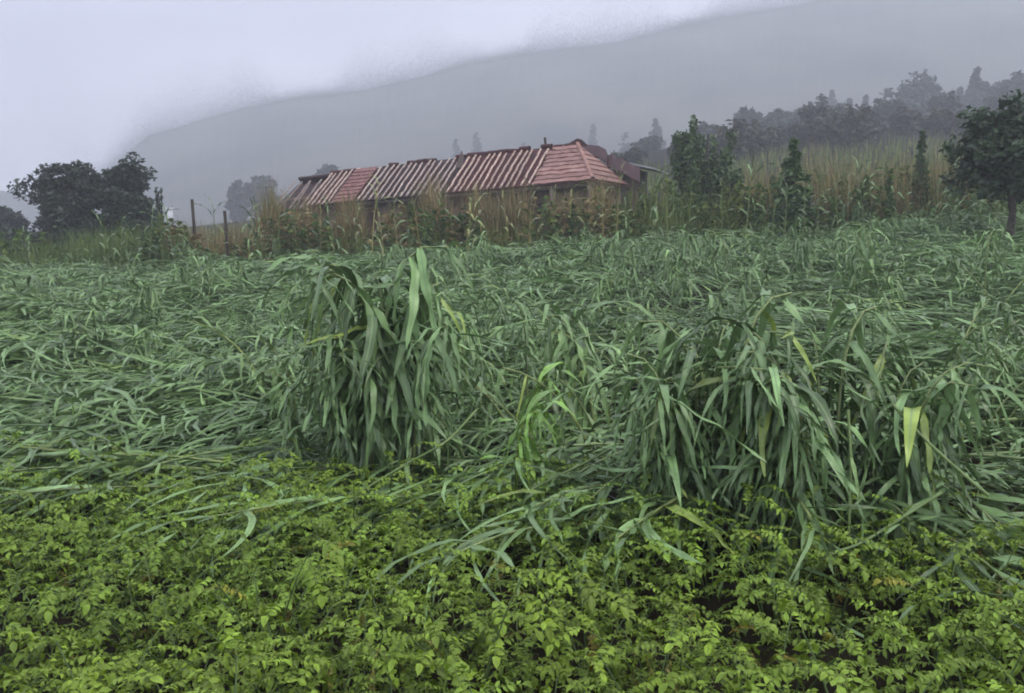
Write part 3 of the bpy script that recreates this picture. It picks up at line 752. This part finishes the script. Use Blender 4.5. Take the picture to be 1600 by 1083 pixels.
def tree(name, label, x, y, top, width, seed, kind='round', tint=(1, 1, 1), leaf=.14, dens=1.0, group=None, lean=0, base=None, crown_lo=.2, cat='tree'):
    r = np.random.default_rng(seed); b = gz(x, y) - .05 if base is None else base; h = top - b
    e = ob(name, None); e.location = (x, y, b); tag(e, label, cat, group); e.empty_display_size = .3
    A = Acc(); cs = []; rs = []
    tp = np.array([(lean * s * s, 0, h * s) for s in np.linspace(0, .86, 7)]); tp[1:-1, :2] += r.normal(0, .012 * h, (5, 2))
    tr0 = max(.03, h * (.022 if kind != 'round' else .028))
    A.add(*tube(tp, np.linspace(tr0, tr0 * .25, 7), 7))
    hw = width / 2
    if kind == 'conifer':
        tiers = max(18, int(h / .55))
        for i in range(tiers):
            f = i / (tiers - 1); z = h * (crown_lo + (1 - crown_lo) * f); rr = hw * (1 - f) ** .8 * r.uniform(.75, 1.1) + .04 * h * .3
            for k in range(max(2, int(6 * (1 - f) + 2))):
                a = r.uniform(0, 6.28); q0 = np.array([lean * f * f, 0, z]); q1 = q0 + np.array([math.cos(a) * rr, math.sin(a) * rr, -.18 * rr])
                if f < .9: A.add(*tube([q0, (q0 + q1) / 2 + [0, 0, .03], q1], [tr0 * .25, tr0 * .18, tr0 * .08], 4))
                for s in (.4, .75, 1.0): cs.append(q0 + (q1 - q0) * s); rs.append(.05 * hw + .24 * rr)
            if f > .8: cs.append(np.array([lean * f * f, 0, z])); rs.append(.06 * hw)
        n_per = int(16 * dens); flat = .55; droop = .4
    elif kind == 'upright':
        for k in range(26):
            a = r.uniform(0, 6.28); rad = hw * math.sqrt(r.uniform(0, 1)); ht = h * r.uniform(.5, 1.0) * (1 - .12 * rad / hw)
            p0 = np.array([rad * .25 * math.cos(a), rad * .25 * math.sin(a), h * .04]); p1 = np.array([rad * math.cos(a), rad * math.sin(a), ht])
            pts = [p0, p0 * .45 + p1 * .55 - [0, 0, .05 * h], p1]; A.add(*tube(pts, [tr0 * .6, tr0 * .4, tr0 * .12], 5))
            for s in np.linspace(.2, 1.0, 9): cs.append(p0 + (p1 - p0) * s); rs.append(hw * .30 * (1.15 - .7 * s))
        n_per = int(26 * dens); flat = 1.5; droop = -.3
    else:
        nl = 14
        for k in range(nl):
            a = 2.4 * k + r.uniform(-.4, .4); f = crown_lo + (.86 - crown_lo) * (k + .5) / nl
            q0 = np.array([lean * f * f, 0, h * f * .8]); el = R(r.uniform(10, 60)); ln = hw * r.uniform(.6, 1.0) * (1.05 - .35 * abs(f - .5))
            q1 = q0 + np.array([math.cos(a) * math.cos(el) * ln, math.sin(a) * math.cos(el) * ln, math.sin(el) * ln])
            q1[2] = min(q1[2], h * .93)
            A.add(*tube([q0, (q0 + q1) / 2 + r.normal(0, .04 * hw, 3), q1], [tr0 * .5, tr0 * .3, tr0 * .1], 5))
            for j in range(7):
                cs.append(q0 + (q1 - q0) * r.uniform(.3, 1.1) + r.normal(0, .2 * hw, 3)); rs.append(hw * r.uniform(.18, .38))
        for j in range(8):
            a = r.uniform(0, 6.28); rr = r.uniform(0, .55) * hw
            c = np.array([math.cos(a) * rr + lean * .8, math.sin(a) * rr, h * r.uniform(.76, .90) - rr * .35]); cs.append(c); rs.append(hw * r.uniform(.12, .26))
        for j in range(30):
            d = r.normal(0, 1, 3); d /= np.linalg.norm(d); d *= r.uniform(.3, 1) ** .6
            lo = h * (crown_lo + .06); cz = (lo + h * .9) / 2
            cs.append(np.array([d[0] * hw * .82 + lean * .4, d[1] * hw * .82, cz + d[2] * (h * .88 - lo) / 2])); rs.append(hw * r.uniform(.16, .30))
        n_per = int(60 * dens); flat = .85; droop = .1
    V, Fq = leaf_cloud(r, cs, rs, n_per, leaf, flat, droop)
    ob('trunk', mesh('trunk', np.concatenate(A.V), np.concatenate(A.F), M_BARK), e)
    ob('crown', mesh('crown', V, Fq, M_TREE, smooth=False), e, None, tint)
    return e
def tree_px(name, label, px, topy, wpx, depth, seed, **k):
    p = at(px, topy, depth); return tree(name, label, p[0], p[1], p[2], wpx / F_PX * depth, seed, **k)

tree_px('broad_tree', 'wide dark rounded tree at the left edge of the field', 104, 234, 118, 34, 1, tint=(.9, .85, .95), leaf=.115, crown_lo=.05, dens=2.0)
tree_px('broad_tree', 'smaller dark round tree touching the wide dark tree', 190, 240, 100, 34.3, 12, tint=(.85, .85, .92), leaf=.115, crown_lo=.05, dens=1.9)
tree_px('low_bush', 'low grey bush at the far left edge of the picture', 2, 326, 60, 50, 3, tint=(.9, .9, 1), leaf=.25, crown_lo=.1, cat='bush')
zr0 = np.random.default_rng(77)
G = 'misty trees behind the house and field'
for i, (px, ty, wp, dp, kd, lab) in enumerate([
    (371, 276, 36, 95, 'round', 'small misty round tree left of the roof, leftmost of a pair'),
    (409, 268, 46, 92, 'round', 'larger misty round tree directly left of the low ruined roof end'),
    (512, 249, 44, 88, 'round', 'misty round tree rising over the left part of the roof'),
    (712, 219, 36, 170, 'conifer', 'left one of two misty conifers above the middle of the roof'),
    (744, 209, 42, 172, 'conifer', 'taller right one of two misty conifers above the middle of the roof'),
    (818, 224, 26, 165, 'conifer', 'tiny misty conifer just left of the pipe on the roof'),
    (926, 196, 30, 168, 'conifer', 'pale misty conifer right behind the roof peak'),
    (1024, 188, 50, 125, 'conifer', 'pale misty conifer right of the shed roof'),
    (992, 222, 60, 135, 'round', 'faint misty tree behind the shed roof'),
    (1169, 168, 48, 80, 'round', 'misty round tree just right of the upright dark tree'),
    (1226, 181, 56, 78, 'round', 'misty low round tree between the upright tree and the brown bushes'),
    (1300, 143, 38, 130, 'conifer', 'palest misty conifer above the brown bushes'),
    (1327, 157, 28, 105, 'conifer', 'short misty conifer, middle of three in a row'),
    (1353, 152, 28, 105, 'conifer', 'short misty conifer, right one of three in a row'),
    (1432, 124, 84, 88, 'round', 'tall misty tree with a broad dark crown on the right slope'),
    (1476, 162, 60, 92, 'round', 'misty bushy tree between the tall crown and the dark conifer'),
    (1527, 109, 64, 92, 'conifer', 'dark misty conifer with the highest tip at the right'),
    (1500, 140, 50, 100, 'conifer', 'paler misty conifer left of the highest conifer'),
    (1556, 128, 50, 96, 'round', 'misty tree between the highest conifer and the picture edge'),
    (1590, 116, 70, 85, 'round', 'dark misty tree at the upper right edge of the picture'),
    (1395, 185, 80, 75, 'round', 'dim bushy tree below the tall misty crown')]):
    tree_px('misty_tree', lab, px, ty, wp, dp * 1.75, 20 + i, kind=kd, tint=(.85, .85, .95), leaf=.62 if kd == 'round' else .6, dens=.65, group=G, crown_lo=.05)
NTH = ('first', 'second', 'third', 'fourth', 'fifth', 'sixth', 'seventh', 'eighth', 'ninth', 'tenth', 'eleventh', 'twelfth', 'last')
for i in range(0, 13, 2):
    px = 1010 + 46 * i + zr0.uniform(-8, 8); yb = zr0.uniform(108, 122); xb = (px - 800) / F_PX * yb
    tree('misty_bush', f'grey misty bush along the crest of the right slope, {NTH[i // 2] if i < 12 else "last"} from the left', xb, yb, gz(xb, yb) + zr0.uniform(.9, 1.9), zr0.uniform(3, 5), 150 + i, tint=(1.0, .95, .95), leaf=.42, crown_lo=.02, dens=.45, group='misty bushes along the right crest', cat='bush')
for i in range(9):
    px = 1000 + 68 * i + zr0.uniform(-15, 15); yb = zr0.uniform(58, 88); xb = (px - 800) / F_PX * yb
    tree('slope_bush', f'brownish bush on the hazy right slope, {NTH[i] if i < 8 else "last"} from the left', xb, yb, gz(xb, yb) + zr0.uniform(1.4, 2.6), zr0.uniform(2.5, 4.5), 170 + i, tint=(1.25, 1.0, .85), leaf=.32, crown_lo=.02, dens=.45, group='bushes on the right slope', cat='bush')
tree_px('brown_bush', 'dark brownish bush left half of the hedge on the right slope', 1272, 186, 90, 80, 50, tint=(1.15, .8, .75), leaf=.35, crown_lo=.05, cat='bush', dens=.8)
tree_px('brown_bush', 'dark brownish bush right half of the hedge on the right slope', 1335, 196, 100, 82, 51, tint=(1.05, .78, .75), leaf=.35, crown_lo=.05, cat='bush', dens=.8)
tree_px('upright_tree', 'dark green tree with upright feathery shoots right of the house', 1107, 183, 126, 27, 52, kind='upright', tint=(1.6, 1.8, 1.0), leaf=.085, dens=1.9)
tree_px('broad_tree', 'near dark tree with side branches at the right edge', 1585, 146, 170, 19, 53, tint=(1.1, 1.25, .95), leaf=.09, crown_lo=.44, dens=1.6)
tree_px('cone_shrub', 'green leafy cone shaped shrub between the upright tree and dry grass', 1241, 222, 84, 23, 54, kind='conifer', crown_lo=.05, tint=(1.6, 2.0, 1.0), leaf=.12, dens=.7, cat='shrub')
tree_px('sapling', 'slender dark sapling standing above the yellow green grass at right', 1441, 207, 26, 24, 55, kind='conifer', tint=(1.4, 1.6, .9), leaf=.09, dens=.4)
tree_px('sapling', 'thin bare topped sapling just right of the dark round trees', 246, 278, 10, 33, 56, kind='upright', tint=(.9, .9, .9), leaf=.08, dens=.25)

# small white hut far off at the left
p = at(264, 318, 120); wh = ob('white_hut', None); wh.matrix_basis = Matrix.Translation((p[0], p[1], p[2] - 1.0)) @ Matrix.Rotation(R(20), 4, 'Z')
tag(wh, 'tiny white hut shining through the mist right of the dark trees', 'hut')
hpart('wall', *box(-.45, .45, -.5, .5, -2, .25), M_WHITE, wh)
hpart('roof', *quad_box((-.55, -.6, .27), (.55, -.6, .27), (.55, .6, .5), (-.55, .6, .5), .08), M_METAL, wh)

# ------------------------------------------------------------------ tall grass, standing stalks and posts between field and house
gr = np.random.default_rng(61)
def grass(name, label, n, region, hgt, tints, wid=.02, lean=.35):
    xs_, ys_ = region(n); A = Acc(); s = np.linspace(0, 1, 5)
    n = len(xs_); zz = ground_z(xs_, ys_); az = gr.uniform(0, 6.28, n); H = hgt * gr.uniform(.55, 1.15, n) * (.85 + .35 * np.sin(xs_ * 2.1 + ys_ * .6) * np.sin(xs_ * .83 + 1) + .25 * np.sin(xs_ * 5.3 + ys_)); ln = gr.uniform(.05, lean, n)
    ca, sa = np.cos(az), np.sin(az)
    P = np.zeros((n, 5, 2, 3))
    for i, f in enumerate(s):
        d = H * ln * f ** 2; w_ = wid * (1 - f * .9) * .5
        cx = xs_ + ca * d; cy_ = ys_ + sa * d; cz = zz + H * f * (1 - .25 * ln * f)
        P[:, i, 0] = np.stack([cx - sa * w_, cy_ + ca * w_, cz], -1); P[:, i, 1] = np.stack([cx + sa * w_, cy_ - ca * w_, cz], -1)
    base = np.array([[2 * i, 2 * i + 1, 2 * i + 3, 2 * i + 2] for i in range(4)])
    Fq = (np.arange(n)[:, None, None] * 10 + base[None]).reshape(-1, 4)
    T = np.array(tints)[gr.integers(len(tints), size=n)] * gr.uniform(.7, 1.2, (n, 1))
    tag(ob(name, mesh(name, P.reshape(-1, 3), Fq, M_GRASS, np.zeros((n * 10, 2)), np.repeat(T, 10, 0))), label, 'grass', None, 'stuff')
def band(px0, px1, d0, d1):
    def f(n):
        d = gr.uniform(d0, d1, n); px = gr.uniform(px0, px1, n); return (px - 800) / F_PX * d, d
    return f
GRN_ = [(.55, .75, .6), (.7, .9, .6), (.9, .95, .65)]; TAN_ = [(1.5, .95, 1.1), (1.8, 1.1, 1.4)]
TAN = [(2.0, 1.15, 1.5), (2.4, 1.45, 2.0), (1.5, .95, 1.1), (.9, .85, .9)]; GRN = [(.8, .95, .75), (.65, .85, .7), (1.0, 1.05, .7)]; YEL = [(1.25, 1.2, .8), (1.05, 1.1, .75), (1.5, 1.2, .9)]
def weeds(name, label, n, region, hgt, tints, leaf):
    xs_, ys_ = region(n); cs = []; rs = []; T = []
    A = Acc()
    for x, y in zip(xs_, ys_):
        hh = hgt * gr.uniform(.45, 1.1) * (.8 + .4 * math.sin(x * 1.7 + y)); k = max(3, int(hh / .16)); lx, ly = gr.normal(0, .12, 2); b = gz(x, y)
        tt = np.array(tints[int(gr.integers(len(tints)))]) * gr.uniform(.7, 1.2)
        cs_ = [np.array([x + lx * f, y + ly * f, b + hh * f]) for f in np.linspace(.1, 1, k)]
        V, Fq = leaf_cloud(gr, cs_, [.15 * (1.15 - f) + .04 for f in np.linspace(.1, 1, k)], 9, leaf, .9, .2)
        A.add(V, Fq, np.zeros((len(V), 2)), tt)
    tag(ob(name, A.build(name, M_GRASS, False)), label, 'weeds', None, 'stuff')
weeds('weeds', 'ragged leafy weeds along the far field edge before the house', 700, band(250, 1010, 22.9, 25.2), 1.15, GRN_ + TAN_, .085)
weeds('weeds', 'ragged leafy weeds on the slope right of the house', 620, band(985, 1680, 22.6, 27), 1.25, GRN_, .09)
weeds('weeds', 'ragged leafy weeds in front of the dark trees', 260, band(-60, 300, 23, 31), 1.1, GRN_, .085)
grass('dry_grass', 'tall tan dry grass standing before the house wall', 9000, band(420, 960, 24.3, 26.6), 1.7, TAN, .03)
grass('dry_grass', 'tan dry grass between the dark trees and the house', 3500, band(270, 480, 23.5, 30), 1.35, TAN, .03)
grass('dry_grass', 'orange tan dry grass right of the upright tree', 7000, band(1150, 1560, 23.5, 32), 1.75, TAN, .03)
grass('tall_grass', 'tall dull green grass along the left end of the field', 9000, band(-60, 300, 22.8, 31), 1.1, GRN, .03)
grass('tall_grass', 'green weeds along the far edge of the field', 9000, band(250, 1300, 22.8, 25), .75, GRN + YEL, .03)
grass('tall_grass', 'tall yellow green grass on the right slope', 11000, band(960, 1680, 23.5, 36), 1.35, YEL + GRN[:1], .035)
grass('tall_grass', 'rough dim grass on the slope behind', 11000, band(-100, 1700, 36, 75), 1.1, GRN + YEL, .09)

zr = np.random.default_rng(71)
def stand(px, depth, sc, label, group, tint, kind='stand'):
    x = (px - 800) / F_PX * depth; y = depth
    maize(kind, int(zr.integers(8)), (x, y, gz(x, y)), zr.uniform(0, 6.28), sc, label, group, tint, False)
for px, d in [(5, 21.5), (60, 21), (120, 22), (175, 20.8), (192, 21), (215, 21.3), (238, 22), (262, 21.2), (282, 22)]:
    stand(px, d, zr.uniform(.8, 1.05), 'standing green maize stalk in front of the dark round trees', 'standing maize before the dark trees', maize_tint(zr, .1) * .7)
for px, d in [(345, 22.5), (392, 22), (418, 23), (440, 22.3), (470, 23), (505, 23), (530, 22.2), (560, 23), (585, 22), (605, 22), (625, 22.4), (660, 23), (690, 23.4), (735, 21.5), (760, 23), (800, 23.5), (830, 22.5), (862, 23.5), (890, 23.4), (925, 23), (945, 22.6), (965, 22.4), (990, 22.3)]:
    stand(px, d, zr.uniform(.85, 1.15), 'standing maize stalk gone tan in front of the house wall', 'standing maize before the house', maize_tint(zr, .1, .75 if zr.uniform() < .55 else .1) * .75)
for px, d in [(1020, 22), (1045, 21.5), (1075, 22.5), (1130, 22), (1165, 22.5), (1205, 21), (1225, 20.5), (1255, 20.6), (1275, 21.2), (1310, 22.5), (1335, 23), (1350, 22.6), (1365, 23), (1385, 22.8), (1410, 22), (1470, 21), (1480, 20.5), (1500, 21.5), (1530, 21), (1555, 20.4), (1590, 21)]:
    stand(px, d, zr.uniform(.85, 1.2), 'standing green maize stalk on the slope right of the house', 'standing maize on the right slope', maize_tint(zr, .2) * .75)
# heaps of bent plants that rise out of the flattened field
for (px, d, n, k, lab, grp) in [(1105, 14.5, 7, .8, 'drooping maize plant in the pale heap below the upright tree', 'heap below the upright tree'),
                                (1365, 13.5, 7, .85, 'drooping maize plant in the pale heap below the slender sapling', 'heap below the sapling'),
                                (320, 15, 6, .75, 'drooping maize plant in the heap below the fence posts', 'heap below the fence posts'),
                                (930, 16, 6, .8, 'drooping maize plant in the dark heap below the roof peak', 'heap below the roof peak'),
                                (735, 17, 5, .8, 'drooping maize plant in the heap below the pair of conifers', 'heap below the conifers'),
                                (1560, 12, 5, .8, 'drooping maize plant in the heap at the right edge', 'heap at the right edge')]:
    x0_ = (px - 800) / F_PX * d
    for i in range(n):
        x = x0_ + zr.normal(0, .45); y = d + zr.normal(0, .3)
        maize('weep' if i % 3 else 'lean', int(zr.integers(10)), (x, y, gz(x, y)), zr.uniform(0, 6.28), k * zr.uniform(.8, 1.1), lab, grp, maize_tint(zr, .05), False)
for i in range(24):
    px = zr.uniform(20, 1580); d = zr.uniform(12, 23); x = (px - 800) / F_PX * d
    z_ = 'on the left half of the field' if px < 700 else ('before the roof peak' if px < 1050 else 'on the right half of the field')
    maize('weep' if i % 2 else 'lean', int(zr.integers(10)), (x, d, gz(x, d)), zr.uniform(0, 6.28), zr.uniform(.5, .85), 'lone drooping maize plant rising from the flattened crop ' + z_, 'lone drooping maize ' + z_, maize_tint(zr, .08) * zr.uniform(.6, 1), False)
# pale yellow plants in the middle
for (px, d, lab) in [(822, 6.1, 'pale yellow green maize plant standing alone between the clumps'), (800, 5.3, 'small yellow green maize plant with limp leaves at the crop edge')]:
    x = (px - 800) / F_PX * d
    maize('weep', 3, (x, d, gz(x, d)), -1.2, .68, lab, None, np.array([1.2, 1.35, .65]), True)

for (px, ty, by, d, lab) in [(300, 312, 360, 24, 'dark wooden fence post leaning left, between the trees and the house'), (351, 330, 385, 23, 'dark wooden fence post nearer to the house end')]:
    a, b = at(px, ty, d), at(px + 4, by, d); b = np.array([b[0], b[1], gz(b[0], b[1]) - .2])
    V, Fq = tube([b, (a + b) / 2 + [.01, 0, 0], a, a + [0, 0, .012]], [.045, .042, .04, .015], 8)
    tag(ob('fence_post', mesh('fence_post', V, Fq, M_WOOD), None, None, (.5, .5, .5)), lab, 'fence post', 'fence posts left of the house')

# broken pale stalks that stick out of the tangle, each with a torn leaf
for (pts, lab) in [([(1395, 632, 4.35), (1430, 672, 4.3), (1475, 715, 4.2), (1545, 775, 4.1)], 'pale yellow broken maize stalk sloping down right of the drooping clumps'),
                   ([(830, 765, 4.9), (890, 735, 5.0), (955, 702, 5.2)], 'pale broken maize stalk rising right along the edge of the low crop'),
                   ([(560, 770, 5.2), (640, 722, 5.3), (700, 690, 5.4), (745, 640, 5.6)], 'long curved broken maize stalk at the foot of the tent shaped clump'),
                   ([(1325, 640, 4.4), (1330, 720, 4.35), (1327, 800, 4.3), (1326, 842, 4.3)], 'thin pale upright maize stalk in the dark gap of the right drooping clump'),
                   ([(1470, 770, 4.2), (1400, 815, 4.1), (1345, 850, 4.0), (1290, 868, 3.95)], 'grey green fallen stalk lying below the right drooping clump'),
                   ([(170, 745, 5.4), (300, 712, 5.7), (420, 690, 6.0)], 'long pale fallen maize stalk along the left crop edge')]:
    P = np.array([at(*p) for p in pts]); t_ = np.linspace(0, len(P) - 1, 14)
    P = np.stack([np.interp(t_, range(len(P)), P[:, k]) for k in range(3)], -1); P[1:-1] = (P[:-2] + 2 * P[1:-1] + P[2:]) / 4
    e = ob('broken_maize_stalk', None); e.location = Vector(P[0]); tag(e, lab, 'maize stalk')
    rr = np.full(14, .0075); rr[::4] = .0095; V, Fq = tube(P - P[0], rr, 6); ob('stalk', mesh('broken_stalk', V, Fq, M_STALK), e, None, (.75, .85, .8))
    for k in (4, 9):
        ob('leaf', LEAF['hang'][int(zr.integers(12))][6], e, Matrix.Translation(Vector(P[k] - P[0])) @ Matrix.Rotation(zr.uniform(0, 6.28), 4, 'Z') @ Matrix.Scale(.6, 4), tuple(maize_tint(zr, .2)))
# withered plants
for (px, py, lab) in [(1540, 930, 'withered brown potato plant near the right edge of the frame'), (1050, 1050, 'withered brown potato plant at the lower edge right of centre'), (565, 1065, 'withered reddish potato plant at the lower edge left of centre')]:
    hx, hy = hole(px, py); st, leaves = PP[int(zr.integers(12))]; e = ob('potato_plant', None); tag(e, lab, 'potato plant')
    e.matrix_basis = Matrix.Translation((hx, hy, gz(hx, hy))) @ Matrix.Rotation(zr.uniform(0, 6), 4, 'Z') @ Matrix.Diagonal((.8, .8, 1.0, 1))
    ob('stem', st, e)
    for li, M in leaves[::2]:
        ob('leaf', PLEAF[li], e, M @ Matrix.Rotation(.7, 4, 'Y') @ Matrix.Diagonal((.9, .6, .9, 1)), tuple(np.array([1.5, .75, 1.6]) * zr.uniform(.5, 1.0)))
